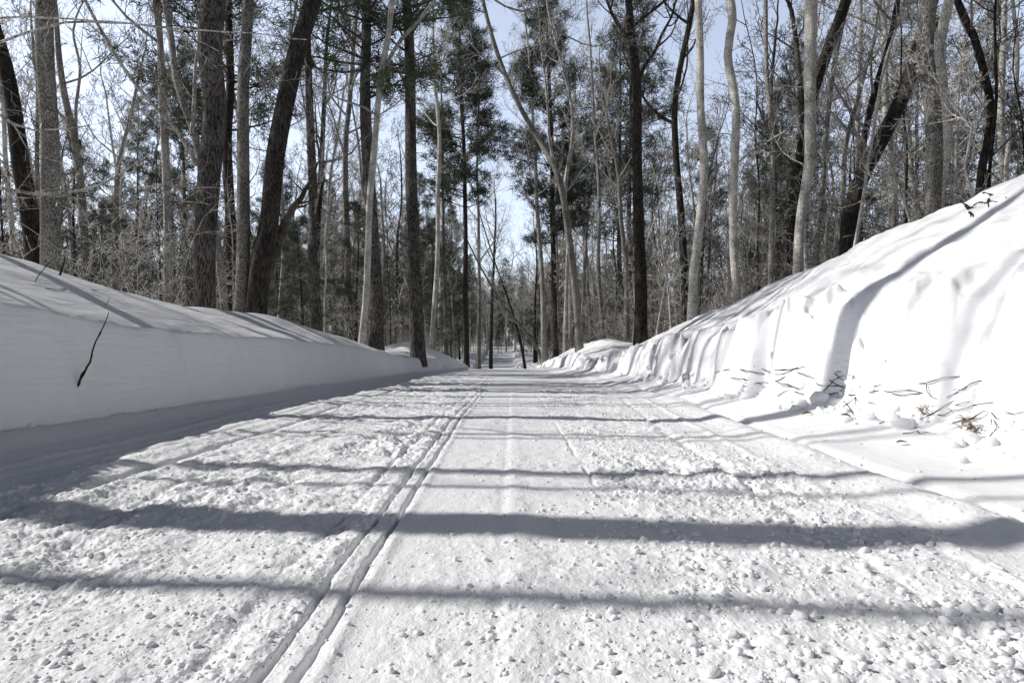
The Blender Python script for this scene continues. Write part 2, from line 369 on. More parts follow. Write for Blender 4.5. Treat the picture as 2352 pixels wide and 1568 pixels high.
def pine_parts(pts, rad, rng, crown0, nb, Ls, per=12, tl=.22, tw=.022, dead=14, dome=.5):
    tm, P, R = trunk_mesh(pts, rad, rng, flare=.25); top = P[-1].z; cm = MB(); tips = []
    for i in range(nb):
        t = ((i+rng.random())/nb); h = crown0+(top-crown0)*t; p, r = pt_at(P, R, h); a = rng.uniform(0, 6.28)
        prof = (1-t)**.8*.85+.15; prof *= min(1, .5+t*2.5) if dome else 1
        L = Ls*prof*rng.uniform(.6, 1.15); d = Vector((math.cos(a), math.sin(a), rng.uniform(-.05, .35)+.3*t)).normalized()
        n = 6; q = p.copy(); br = [q.copy()]; rr = [max(.012, r*.3)]
        for k in range(n):
            d = (d+rv(rng)*.12+Vector((0, 0, .05))).normalized(); q = q+d*(L/n); br.append(q.copy()); rr.append(rr[0]*(1-.8*(k+1)/n))
        cm.tube(br, rr, 4)
        ns = max(4, int(L*5.5))
        for j in range(ns):
            f = (.28+.72*(j+rng.random())/ns)*n; k = min(n-1, int(f)); b0 = br[k].lerp(br[k+1], f-k); dd = (br[k+1]-br[k]).normalized()
            s = rv(rng); s.z *= .35; s = (s-dd*s.dot(dd)).normalized(); sd = (dd*.8+s+Vector((0, 0, .15))).normalized(); sl = L*rng.uniform(.12, .30)+.08
            e = b0+sd*sl; cm.tube([b0, b0.lerp(e, .5)+rv(rng)*.02, e], [.009, .007, .005], 3)
            tips.append((e, sd)); tips.append((b0.lerp(e, rng.uniform(.4, .7))+rv(rng)*tl*.35, sd))
        tips.append((br[-1], d))
    for i in range(dead):
        h = 1+(crown0-1)*rng.random()**.6; p, r = pt_at(P, R, P[0].z+h); a = rng.uniform(0, 6.28)
        grow(cm, p, Vector((math.cos(a), math.sin(a), rng.uniform(-.25, .25))), rng.uniform(.5, 1.8), rng.uniform(.007, .014), 1, rng, -.02, None, .25, .7)
    return tm, cm, tufts(tips, rng, per, tl, tw)
def straight(h, lean, r0, r1, rng, wob=.25, n=6):
    a = rng.uniform(0, 6.28); pts = []
    for i in range(n+1):
        t = i/n; pts.append(Vector((math.cos(a)*lean*t*t+rng.uniform(-wob, wob)*t*.6, math.sin(a)*lean*t*t+rng.uniform(-wob, wob)*t*.6, h*t-.25)))
    return pts, [r0+(r1-r0)*(i/n) for i in range(n+1)]

# ---- trees one can point to: line of the stem as seen (2352-wide picture) at its own distance
def stem(path, w0, w1, Y, H, rng, w_top=.35):
    pts = []; rad = []
    n = len(path)
    for i, (x, y) in enumerate(path):
        t = i/(n-1); yy = Y+rng.uniform(-.15, .15)*(i > 0)*Y/12
        pts.append(at(x, y, Y)+Vector((0, yy-Y, 0))); rad.append((w0+(w1-w0)*t)/2/F*Y)
    bx = pts[0]; d = (pts[0]-pts[1]).normalized(); g = gz(bx.x, bx.y)
    if bx.z > g-.1:                                           # carry the stem down into the snow
        k = (bx.z-(g-.25))/max(.3, -d.z); b = bx+Vector((d.x, d.y, 0))*min(k, .25); b.z = g-.25; pts.insert(0, b); rad.insert(0, rad[0])
    d = (pts[-1]-pts[-2]).normalized(); q = pts[-1]; r = rad[-1]; k = 0
    while q.z < H and k < 12:
        d = (d+Vector((rng.uniform(-.06, .06), rng.uniform(-.06, .06), .12))).normalized(); q = q+d*1.6; r = max(r*.87, .02); pts.append(q); rad.append(r); k += 1
    return pts, rad
def finish(root, kind, tm, cm, nd, bark, twig, needle='needle'):
    tm.build('trunk', M[bark], root); c = cm.build('crown', M[twig], root)
    if nd: link_mesh('needles', np_mesh('needles', nd[0], nd[1], M[needle], False), c)
def seen_tree(name, label, path, w0, w1, Y, bark='grey', twig='twig', kind='hard', H=17, crown=None, nl=9, Ls=3.6, bits=10, dens=1.0, limbs=(), cat='tree', seed=None, per=12, needle='needle'):
    rng = random.Random(seed if seed is not None else int(path[0][0]*7+Y*13))
    pts, rad = stem(path, w0, w1, Y, H, rng)
    loc = Vector((pts[0].x, pts[0].y, gz(pts[0].x, pts[0].y)))
    pts = [p-loc for p in pts]
    root = empty(name, loc); tag(root, label, cat)
    c0 = at(0, crown, Y).z-loc.z if crown is not None else 6.5
    if kind == 'hard': tm, cm = hardwood_parts(pts, rad, rng, c0, nl, Ls, dens, bits=bits); nd = None
    else: tm, cm, nd = pine_parts(pts, rad, rng, c0, int(nl*1.35), Ls, per=per+6, tl=.2+.002*Y, tw=.016+.0004*Y, dead=bits)
    for (lp, l0, l1, dy) in limbs:
        lps = [at(x, y, Y)+Vector((0, dy*i/(len(lp)-1), 0))-loc for i, (x, y) in enumerate(lp)]
        lr = [(l0+(l1-l0)*i/(len(lp)-1))/2/F*Y for i in range(len(lp))]
        P, R = interp_path(lps, lr, .25); cm.tube(P, R, 8)
        for i in range(2, len(P)):
            if rng.random() < .55:
                dd = (P[i]-P[i-1]).normalized(); s = rv(rng); s = (s-dd*s.dot(dd)).normalized()
                grow(cm, P[i], (dd*.8+s+Vector((0, 0, .2))).normalized(), rng.uniform(.5, 1.6)*(Y/14), max(.006, R[i]*.45), 1, rng, .08, None, .22, 1.0)
        grow(cm, P[-1], (P[-1]-P[-2]).normalized(), 1.6*Y/14, R[-1], 0, rng, .08)
    finish(root, kind, tm, cm, nd, bark, twig, needle); return root

seen_tree('hardwood_tree', 'dark bent trunk at the far left edge, leaning left', [(80,600),(72,500),(52,380),(28,270),(4,160),(-20,50)], 40, 30, 13, 'dark', 'twigd', crown=60)
seen_tree('hardwood_tree', 'thick smooth grey trunk with pale flecks, first upright trunk from the left edge', [(115,620),(111,450),(106,300),(101,150),(99,0)], 41, 35, 10.5, 'grey', crown=-200, bits=4)
seen_tree('hardwood_tree', 'slim grey forking tree just right of the thick smooth trunk at far left', [(196,640),(186,470),(176,330),(160,240),(140,150),(128,60)], 19, 11, 17, 'grey', crown=330, limbs=[([(176,330),(168,250),(172,150),(150,60),(160,0)], 9, 4, .4)])
seen_tree('pine_tree', 'broad furrowed pine trunk left of the slender flecked trunk', [(472,712),(474,560),(478,400),(484,250),(487,120),(488,0)], 46, 54, 13, 'brown', 'twigd', 'pine', crown=-60, nl=46, Ls=3.6, bits=12, H=18)
seen_tree('hardwood_tree', 'crooked grey tree whose stem bends left and forks in front of the broad pine', [(515,700),(508,600),(492,520),(462,420),(440,310),(412,190),(392,90),(380,0)], 17, 14, 14.5, 'grey', crown=40, limbs=[([(452,380),(420,310),(368,250),(318,180),(275,95),(240,10)], 11, 6, -1.0), ([(440,310),(436,220),(430,120),(440,20)], 10, 6, .6)])
seen_tree('hardwood_tree', 'slender straight flecked trunk close beside the dark leaning trunk', [(551,722),(554,560),(558,380),(561,200),(562,0)], 31, 24, 12, 'grey', crown=-250, bits=5)
seen_tree('hardwood_tree', 'big dark leaning trunk tilted right over the left snow bank', [(585,725),(594,620),(614,500),(640,370),(664,230),(688,100),(712,-10)], 44, 37, 12, 'dark', 'twigd', crown=-150, bits=9, Ls=4, limbs=[([(585,725),(612,600),(632,500)], 26, 20, .5)])
seen_tree('pine_tree', 'dark pine trunk half hidden behind the slender flecked trunk', [(530,700),(532,500),(528,330),(520,200),(522,80)], 24, 17, 19, 'dark', 'twigd', 'pine', crown=330, nl=50, Ls=3.8, needle='needled')
seen_tree('hardwood_tree', 'straight brown trunk standing alone right of the dark leaning trunk', [(728,752),(722,600),(716,450),(713,300),(712,150),(708,0)], 25, 13, 18, 'brown', crown=180, nl=9, limbs=[([(716,520),(732,420),(738,330)], 7, 4, .2)])
seen_tree('hardwood_tree', 'thin grey trunk behind the gap between lone brown trunk and the pale wavy one', [(806,772),(800,620),(797,480),(795,330),(800,240)], 16, 11, 25, 'grey', crown=380, nl=12, Ls=4)
seen_tree('hardwood_tree', 'pale wavy trunk in front of a brown pine, a white branch reaching right', [(830,788),(838,680),(846,584),(849,457),(857,360),(865,266),(878,170),(894,85),(903,0)], 16, 12, 17, 'pale', crown=20, bits=9, limbs=[([(880,160),(925,105),(968,78),(1010,42),(1080,0),(1110,-20)], 9, 6, -1.5), ([(1110,-20),(1160,22),(1225,48),(1270,88),(1330,125)], 5, 3, -.6), ([(850,500),(830,440),(818,330),(800,240)], 7, 4, .5), ([(872,270),(840,252),(790,240),(740,215)], 6, 3, -.5)])
seen_tree('pine_tree', 'brown pine trunk directly behind the pale wavy trunk, needles in its upper half', [(866,805),(862,680),(856,520),(848,380),(843,220),(838,80)], 33, 22, 18, 'brown', 'twigd', 'pine', crown=260, nl=52, Ls=3.4, H=19)
seen_tree('pine_tree', 'tall furrowed pine trunk rooted in the low left bank nearest the trail', [(961,822),(955,700),(950,560),(945,400),(941,230),(938,60)], 33, 23, 19, 'brown', 'twigd', 'pine', crown=200, nl=40, Ls=3.2, H=19, bits=8)
seen_tree('hardwood_tree', 'thin pale trunk just right of the tall furrowed pine', [(990,800),(1003,620),(1008,450),(1010,330),(1004,230)], 11, 8, 33, 'pale', crown=300, nl=12, Ls=4)
seen_tree('pine_tree', 'slim dark pine with a full crown standing at the left shoulder of the trail', [(1071,830),(1070,680),(1069,520),(1067,380),(1060,220),(1056,110)], 13, 6, 37, 'dark', 'twigd', 'pine', crown=480, nl=70, Ls=3.3, H=20, needle='needled', per=14)
seen_tree('hardwood_tree', 'thin grey trunk between the tall furrowed pine and the slim dark pine', [(1026,815),(1022,650),(1018,500),(1016,380)], 10, 6, 40, 'grey', crown=500, nl=12, Ls=4)
seen_tree('hardwood_tree', 'thin upright trunk just right of the slim dark pine', [(1100,825),(1101,700),(1099,560),(1098,470)], 9, 6, 44, 'grey', crown=600, nl=12, Ls=4)
seen_tree('hardwood_tree', 'small tree fanning out its bare branches at the left side of the far trail', [(1128,838),(1129,740),(1131,665)], 9, 7, 44, 'dark', 'twig', crown=700, nl=14, Ls=4.5, H=11)
seen_tree('hardwood_tree', 'thin dark trunk leaning left over the far end of the trail', [(1205,840),(1192,770),(1172,700),(1150,640)], 7, 4, 50, 'dark', 'twigd', crown=700, nl=8, Ls=3, H=12)
seen_tree('hardwood_tree', 'arching grey tree bowed left across the far trail opening', [(1242,820),(1225,785),(1195,745),(1160,705),(1130,660)], 8, 4, 40, 'grey', crown=760, nl=9, Ls=3, H=6)
seen_tree('hardwood_tree', 'grey trunk on the right edge of the far trail beside the arching tree', [(1250,828),(1248,740),(1245,650),(1240,560),(1232,450)], 13, 9, 34, 'grey', crown=520, nl=12, Ls=4)
seen_tree('pine_tree', 'tall dark crowned pine rising right of the far trail opening', [(1276,805),(1273,650),(1270,520),(1268,380),(1262,230),(1258,100)], 14, 7, 36, 'dark', 'twigd', 'pine', crown=560, nl=80, Ls=3.6, H=21, needle='needled', per=14)
seen_tree('hardwood_tree', 'curving grey tree whose upper stem sweeps left over the middle of the trail', [(1331,795),(1322,680),(1308,560),(1296,470),(1278,400),(1240,320),(1190,240),(1150,140),(1118,40)], 18, 9, 24, 'grey', crown=300, nl=8, Ls=4.4, limbs=[([(1296,470),(1302,400),(1318,300),(1310,200),(1280,80),(1262,0)], 11, 5, .8), ([(1278,400),(1262,330),(1255,230),(1240,120)], 8, 4, -.6)])
seen_tree('hardwood_tree', 'thin trunk forking at mid height left of the tall black oak', [(1386,790),(1378,640),(1374,500),(1370,380),(1368,300)], 10, 7, 30, 'grey', crown=520, nl=11, Ls=3.6)
seen_tree('oak_tree', 'tall nearly black trunk at the left end of the big right bank', [(1472,785),(1470,650),(1468,500),(1464,350),(1460,200),(1452,60),(1440,-20)], 30, 15, 18, 'dark', 'twigd', crown=230, nl=12, Ls=4.8, bits=6)
seen_tree('hardwood_tree', 'dark trunk standing close behind the pale birch-like trunk', [(1574,745),(1572,620),(1564,480),(1556,360),(1548,230),(1580,60)], 19, 12, 22, 'dark', 'twigd', crown=330, nl=10, Ls=4)
seen_tree('birch_tree', 'bright pale trunk, leftmost of the birches above the right bank', [(1588,745),(1598,640),(1606,520),(1612,400),(1610,250),(1607,120),(1605,0)], 21, 16, 15, 'pale', crown=-100, bits=9)
seen_tree('birch_tree', 'pale knotty trunk with a swollen bend near the top, right of the leftmost birch', [(1693,695),(1690,560),(1688,420),(1686,260),(1676,120),(1680,50),(1678,-20)], 17, 20, 14, 'pale', crown=-60, bits=14, limbs=[([(1688,380),(1730,345),(1780,320),(1800,300)], 5, 3, -.6)])
seen_tree('hardwood_tree', 'slim grey trunk midway between two pale trunks on the right', [(1770,645),(1769,500),(1768,330),(1766,150),(1764,0)], 13, 9, 15, 'grey', crown=60, bits=14)
seen_tree('birch_tree', 'stout pale trunk crossing in front of the dark forked oak', [(1833,620),(1845,500),(1856,370),(1858,250),(1861,120),(1862,0)], 21, 27, 13, 'pale', crown=-100, bits=8)
seen_tree('oak_tree', 'black oak forking behind the stout pale trunk, its right fork leaning right', [(1822,600),(1836,440),(1848,330),(1866,220),(1895,120),(1945,0)], 30, 24, 16, 'dark', 'twigd', crown=60, nl=10, limbs=[([(1848,330),(1846,200),(1842,80),(1838,0)], 14, 10, .5), ([(1842,400),(1790,360),(1760,345)], 7, 4, -.5)])
seen_tree('oak_tree', 'massive black oak leaning right, crossing behind the paired trunks at right', [(1950,530),(1985,415),(2030,300),(2075,200),(2115,100),(2150,0)], 36, 26, 14, 'dark', 'twigd', crown=40, nl=9, Ls=4)
seen_tree('hardwood_tree', 'thick mottled trunk, left one of the paired trunks at right', [(2140,500),(2141,380),(2138,250),(2135,120),(2132,0)], 34, 36, 11, 'grey', crown=-100, bits=10)
seen_tree('birch_tree', 'whitish narrow trunk, right one of the paired trunks at right', [(2160,450),(2164,320),(2166,200),(2169,90),(2172,0)], 19, 22, 12, 'pale', crown=-60, bits=10)
seen_tree('hardwood_tree', 'crooked two-tone tree bending left, right of the paired trunks', [(2252,440),(2262,340),(2272,260),(2262,160),(2238,80),(2205,10)], 18, 15, 12.5, 'dark', 'twig', crown=120, nl=8, bits=10)
seen_tree('sapling', 'slender pale sapling rising from the right bank crest under the crooked tree', [(2234,450),(2228,380),(2224,300),(2190,225),(2150,180)], 7, 3, 9, 'pale', 'twig', crown=330, nl=5, Ls=1.0, bits=4, H=3)
seen_tree('sapling', 'bent bare sapling arching left out of the right bank crest', [(2088,505),(2078,465),(2055,445),(2020,420),(1988,395)], 6, 4, 9.5, 'pale', 'twig', crown=470, nl=4, Ls=.9, bits=2, H=1.5)
seen_tree('hardwood_tree', 'narrow pale tree at the far right edge above the bank', [(2310,440),(2322,350),(2332,250),(2335,120),(2320,0)], 10, 8, 13, 'pale', 'twig', crown=260, nl=9, bits=10)
seen_tree('hardwood_tree', 'dark forking tree between the forked oak and the leaning oak', [(1975,560),(1965,420),(1990,300),(2012,200),(2040,100),(2065,0)], 17, 12, 17, 'dark', 'twig', crown=330, nl=12, Ls=4, limbs=[([(1990,300),(1960,240),(1940,180)], 7, 4, .5)])
seen_tree('hardwood_tree', 'thin grey tree right of the paired thin trunks at left, with curving side limbs', [(640,735),(648,560),(650,420),(642,300),(655,180)], 8, 6, 21, 'twig', crown=420, nl=9, Ls=3.6)

# ---- shared variants for the woods
def variant(seed, kind):
    r = random.Random(seed)
    if kind == 'hard':
        h = r.uniform(14, 19); pts, rad = straight(h*.8, r.uniform(0, 1.6), r.uniform(.11, .17), .045, r)
        tm, cm = hardwood_parts(pts, rad, r, h*r.uniform(.28, .42), 12, h*.25, .78, bits=14, rmin=.0085); return tm, cm, None
    if kind == 'pine':
        h = r.uniform(15, 20); pts, rad = straight(h, .3, .16, .02, r, .08)
        return pine_parts(pts, rad, r, h*r.uniform(.3, .45), 76, 3.2, per=15, tl=.24, tw=.026, dead=16)
    if kind == 'young':
        h = r.uniform(5, 8); pts, rad = straight(h, .2, .07, .012, r, .05)
        return pine_parts(pts, rad, r, h*.10, 56, 2.1, per=20, tl=.15, tw=.013, dead=4, dome=0)
    if kind == 'sap':
        h = r.uniform(5, 8); pts, rad = straight(h, r.uniform(.2, 1.4), r.uniform(.022, .04), .01, r, .2)
        tm, cm = hardwood_parts(pts, rad, r, h*.22, 9, h*.26, .62, bits=4, rmin=.0062, lift=.1); return tm, cm, None
    if kind == 'bush':
        cm = MB(); tm = MB()
        for i in range(7):
            a = r.uniform(0, 6.28); p = Vector((math.cos(a), math.sin(a), 0))*r.uniform(0, .4); p.z = -.15
            d = Vector((math.cos(a)*.6, math.sin(a)*.6, 1)); e = p+d.normalized()*.5
            tm.tube([p, p.lerp(e, .5), e], [.015, .014, .013], 5)
            grow(cm, e, d, r.uniform(1.3, 3.2), .013, 1, r, .04, None, .32, 1.15, .006)
        return tm, cm, None
def make_kind(kind, seeds, bark, twig, needle='needle', leaves=False):
    out = []
    for s in seeds:
        tm, cm, nd = variant(s, kind); ms = [('stems' if kind == 'bush' else 'trunk', tm.mesh('trunk', M[bark])), ('crown', cm.mesh('crown', M[twig]))]
        if nd: ms.append(('needles', np_mesh('needles', nd[0], nd[1], M[needle], False)))
        if leaves:
            r = random.Random(s); tips = [(Vector(cm.v[r.randrange(len(cm.v))]), Vector((0, 0, -1))) for _ in range(260)]
            V, Q = tufts(tips, r, 1, .09, .045, .6); ms.append(('leaves', np_mesh('leaves', V, Q, M['leaf'], False)))
        out.append(ms)
    return out
K = dict(hardA=make_kind('hard', (1, 2, 3), 'grey', 'twig'), hardB=make_kind('hard', (4, 5), 'dark', 'twigd'), hardC=make_kind('hard', (6,), 'pale', 'twig'),
         pine=make_kind('pine', (7, 8, 9), 'brown', 'twigd', 'needled'), young=make_kind('young', (10, 11), 'dark', 'twigd', 'needled'),
         sap=make_kind('sap', (12, 13, 14), 'pale', 'twig')+make_kind('sap', (15,), 'dark', 'twigd'), bush=make_kind('bush', (16, 17, 18), 'twig', 'twig')+make_kind('bush', (26,), 'twigd', 'twigd'), beech=make_kind('sap', (19,), 'grey', 'twig', leaves=True))
def put(kind, name, x, y, sc, rz, label, cat, group, r, lean=0):
    v = r.choice(K[kind]); e = empty(name, (x, y, gz(x, y)), rz); e.scale = (sc, sc, sc*r.uniform(.92, 1.1))
    if lean: e.rotation_euler = (r.uniform(-lean, lean), r.uniform(-lean, lean), rz)
    tag(e, label, cat, group)
    c = None
    for nm, me in v:
        o = link_mesh(nm, me, c if nm in ('needles', 'leaves') else e)
        if nm == 'crown': c = o
    return e
LAB = {  # kind: name, cat, what
    'hardA': ('hardwood_tree', 'tree', 'bare grey hardwood'), 'hardB': ('hardwood_tree', 'tree', 'bare dark-barked hardwood'), 'hardC': ('birch_tree', 'tree', 'bare pale-barked hardwood'),
    'pine': ('pine_tree', 'tree', 'green crowned pine'), 'young': ('young_pine', 'tree', 'low bushy young pine'), 'sap': ('sapling', 'sapling', 'thin bare sapling'),
    'bush': ('shrub', 'shrub', 'leafless tangled shrub'), 'beech': ('beech_sapling', 'sapling', 'young beech with dry leaves')}
rw = random.Random(77); spots = []; WOODS = []
def corridor(x, y):
    cl = -5.4 if y < 20 else -4.3-(y-20)*.02; cr = 5.6 if y < 20 else 4.6
    if y > 34: cl = -4.5; cr = 3.2
    if y > 60: cl = -5.3; cr = 1.5
    return cl < x < cr
def scatter(kind, n, y0, y1, xr, mind, sc=(.85, 1.15), where=None, lean=.03, ypow=1.0):
    name, cat, what = LAB[kind]; k = 0; tries = 0
    while k < n and tries < n*60:
        tries += 1
        y = y0+(y1-y0)*rw.random()**ypow; x = rw.uniform(-1, 1)*(xr+y*.82)
        if corridor(x, y) or (where and not where(x, y)): continue
        if x < 0 and (y < 9.5 or HX+F*x/y < -130 or (y < 40 and rw.random() < .25)): continue
        if kind == 'young' and x > 0 and y < 34: continue
        if any((x-a)**2+(y-b)**2 < mind*mind for a, b, q in spots if q == cat): continue
        spots.append((x, y, cat)); sd = 'left' if x < 0 else 'right'; dist = 'near' if y < 30 else 'deep'
        lb = {'near': '%s in the woods close behind the %s snow bank', 'deep': '%s deep in the woods on the %s side of the far trail'}[dist] % (what, sd)
        e = put(kind, name, x, y, rw.uniform(*sc), rw.uniform(0, 6.28), lb, cat, '%ss in the woods' % what, rw, lean); k += 1
        WOODS.append((e, what, HX+F*x/y, y))
scatter('hardA', 90, 17, 85, 4, 2.2, ypow=.8)
scatter('hardB', 46, 17, 85, 4, 2.2, ypow=.8)
scatter('hardC', 34, 18, 70, 4, 2.2, ypow=.8)
scatter('pine', 34, 28, 90, 4, 3.0)
scatter('young', 80, 17, 80, 3, 2.0, sc=(.7, 1.3))
scatter('sap', 70, 11.5, 32, 1, .7, sc=(.7, 1.25), lean=.12, where=lambda x, y: x > 0)
scatter('sap', 130, 12, 60, 3, .9, sc=(.7, 1.2), lean=.09)
scatter('bush', 150, 12.5, 45, 2.5, .9, sc=(.7, 1.2), lean=.1)
scatter('pine', 24, 52, 115, -30, 2.4)
scatter('hardA', 64, 44, 120, -30, 1.4)
scatter('sap', 50, 40, 90, -25, 1.2, sc=(.9, 1.3))
scatter('bush', 60, 40, 90, -25, 1.2, sc=(.9, 1.4))
scatter('beech', 26, 14, 40, 2, 1.2, sc=(.5, .9), lean=.08)

# ---- trees beside and behind the camera on the sunny side: they throw the bands of shade
def shade_tree(name, label, x, y, r0, h, seed, bark='grey', crown=.62, lean=0, nl=8, Ls=3.2):
    r = random.Random(seed); pts = [Vector((lean*t*t*h*.1, -lean*t*.2, h*t-.25)) for t in (0, .25, .5, .75, 1)]
    rad = [r0*(1-.6*t) for t in (0, .25, .5, .75, 1)]
    root = empty(name, (x, y, gz(x, y))); tag(root, label, 'tree')
    tm, cm = hardwood_parts(pts, rad, r, h*crown, nl, Ls, .8, bits=2); finish(root, 'hard', tm, cm, None, bark, 'twig')
def ysh(y_at0, x): return y_at0+TS.y/TS.x*x   # place so the shade crosses x = 0 at y_at0
for lab, y0, x, r0, h, cr, ln in [
    ('stout grey tree left of the camera throwing the broadest shadow band', 2.02, -6.6, .16, 15, .72, .1),
    ('thin grey tree left of the camera throwing the nearest shadow line', 1.40, -8.5, .055, 13, .85, -.2),
    ('thin leaning tree left of frame throwing a faint slanting shadow', 3.05, -8.0, .035, 12, .80, 1.0),
    ('thin tree left of frame leaning away from the camera', 2.50, -7.5, .035, 12, .80, -1.2),
    ('grey tree just outside the left edge of the picture', 8.4, -11, .10, 15, .6, .3),
    ('slender far-off tree left of frame', 4.2, -11, .04, 14, .85, .4),
    ('grey tree left of frame level with the far rim of the first bank', 9.6, -12.5, .13, 15, .6, -.3),
    ('stout tree left of frame beyond the beech', 10.3, -14.5, .17, 16, .55, .2),
    ('slim tree left of frame behind the stout one', 11.4, -13.2, .07, 13, .6, .8),
    ('slim leaning tree farther left of frame', 12.2, -15.5, .09, 14, .5, -.9),
    ('grey tree well left of frame in the open wood', 13.4, -17, .14, 16, .5, .2),
    ('thin tree well left of frame', 10.9, -19, .07, 14, .6, -.4),
    ('tall tree deep left of frame', 7.2, -21, .12, 17, .6, .5)]:
    shade_tree('hardwood_tree', lab, x, ysh(y0, x), r0, h, int(300+y0*10), crown=cr, lean=ln)

# ---- the beech just outside the frame: its boughs with a few dry leaves reach in at the left
rb = random.Random(5); BY = 6.15; bx = -6.4
root = empty('beech_tree', (bx, BY, gz(bx, BY))); tag(root, 'grey beech outside the left edge, its bare boughs reaching in with a few tan leaves', 'tree')
loc = root.location.copy(); pts = [Vector((.02*k, 0, 3*k-.25)) for k in range(6)]
tm, cm = hardwood_parts(pts, [.125, .12, .115, .11, .09, .06], rb, 10.5, 8, 3.0, .8, bits=0)
T = Vector((bx, BY, 0))-loc
boughs = [([(-330,560),(-180,450),(-30,428),(40,440),(110,446),(180,438),(235,425),(300,385),(345,355)], 11, 2.5, 1.0),
          ([(235,425),(300,431),(380,424),(440,430),(505,431)], 4, 1.5, 1.0), ([(110,446),(200,456),(300,449),(420,462),(485,470)], 4, 1.5, 1.0),
          ([(-330,360),(-180,230),(-30,250),(30,285),(75,300),(130,299),(205,288)], 9, 2.5, .9), ([(30,285),(60,340),(110,365),(160,380)], 3, 1.5, .9),
          ([(-330,300),(-150,180),(0,100),(60,77),(150,51),(260,52),(400,66),(560,76),(705,92)], 8, 2.2, .8),
          ([(-330,120),(-150,60),(0,42),(120,40),(300,55),(420,75),(520,130)], 7, 1.8, .75),
          ([(-300,640),(-120,540),(0,500),(60,520),(120,560)], 5, 1.5, 1.05)]
ends = []
for path, w0, w1, fy in boughs:
    Yb = BY*fy; P = [at(x, y, Yb+ (BY-Yb)*max(0, -x)/330)-loc for x, y in path]; R = [(w0+(w1-w0)*i/(len(P)-1))/2/F*Yb for i in range(len(P))]
    P, R = interp_path(P, R, .12); P = [p+rv(rb)*.006 for p in P]; cm.tube(P, R, 7)
    for i in range(4, len(P)):
        if rb.random() < .62 and P[i].x+loc.x > -5.2:
            dd = (P[i]-P[i-1]).normalized(); s_ = rv(rb); s_ = (s_-dd*s_.dot(dd)).normalized(); e0 = len(cm.v)
            grow(cm, P[i], (dd*1.1+s_+Vector((0, 0, .1))).normalized(), rb.uniform(.18, .55), max(.0022, R[i]*.45), 1, rb, .03, ends, .2, .55, .0013)
finish(root, 'hard', tm, cm, None, 'grey', 'twig')
crown = root.children[1]
def leaf_mesh(name, L, w, mat, rng, curl=.25):
    n = 7; V = []; Q = []
    for i in range(n+1):
        t = i/n; ww = w*math.sin(PI*min(1, t*.93+.04))**.8*(1+.12*(i % 2)); z = curl*L*math.sin(t*2.6)
        V += [(-ww/2, z+abs(ww)*.25, -t*L), (0, z, -t*L), (ww/2, z+abs(ww)*.25, -t*L)]
    for i in range(n):
        for k in (0, 1): a = i*3+k; Q.append((a, a+1, a+4, a+3))
    return np_mesh(name, V, Q, mat)
for x, y in [(206,347),(190,352),(250,385),(311,377),(184,407),(4,432),(331,418),(293,424),(6,402),(62,283),(142,285),(22,440),(135,470),(96,292)]:
    o = link_mesh('leaf', leaf_mesh('leaf', rb.uniform(.05, .075), rb.uniform(.02, .032), M['leaf'], rb, rb.uniform(-.2, .3)), crown)
    o.location = at(x, y-10, BY)-loc; o.rotation_euler = (rb.uniform(-.5, .5), rb.uniform(-.7, .7), rb.uniform(-1, 1))

# ------------------------------------------------------------ labels in the woods: by the trunks they stand between
MARKS = [(-200,'the left edge'), (72,'the bent trunk'), (115,'the smooth trunk'), (196,'the forking tree'), (472,'the broad pine'), (555,'the flecked trunk'), (590,'the leaning trunk'), (728,'the brown trunk'),
         (835,'the wavy trunk'), (955,'the furrowed pine'), (1071,'the slim pine'), (1140,'the far trail'), (1276,'the crowned pine'), (1330,'the curving tree'), (1470,'the black oak'), (1592,'the leftmost birch'),
         (1692,'the knotty birch'), (1770,'the slim trunk'), (1840,'the forked oak'), (1985,'the leaning oak'), (2145,'the paired trunks'), (2260,'the crooked tree'), (2600,'the right edge')]
cell = {}
for e, what, px, y in WOODS:
    i = max([k for k in range(len(MARKS)) if MARKS[k][0] <= px] or [0]); i = min(i, len(MARKS)-2); cell.setdefault((what, i), []).append((y, e))
RANK = [w+'nearest one' for w in ('', 'second ', 'third ', 'fourth ', 'fifth ', 'sixth ')]
for (what, i), L in cell.items():
    L.sort(key=lambda q: q[0]); base = '%s between %s and %s' % (what, MARKS[i][1], MARKS[i+1][1])
    for k, (y, e) in enumerate(L):
        e['label'] = base if len(L) == 1 else base+', '+(RANK[k] if k < 6 else 'farther back')
        e['group'] = '%ss in the %s woods' % (what, 'left' if i < 11 else 'right')

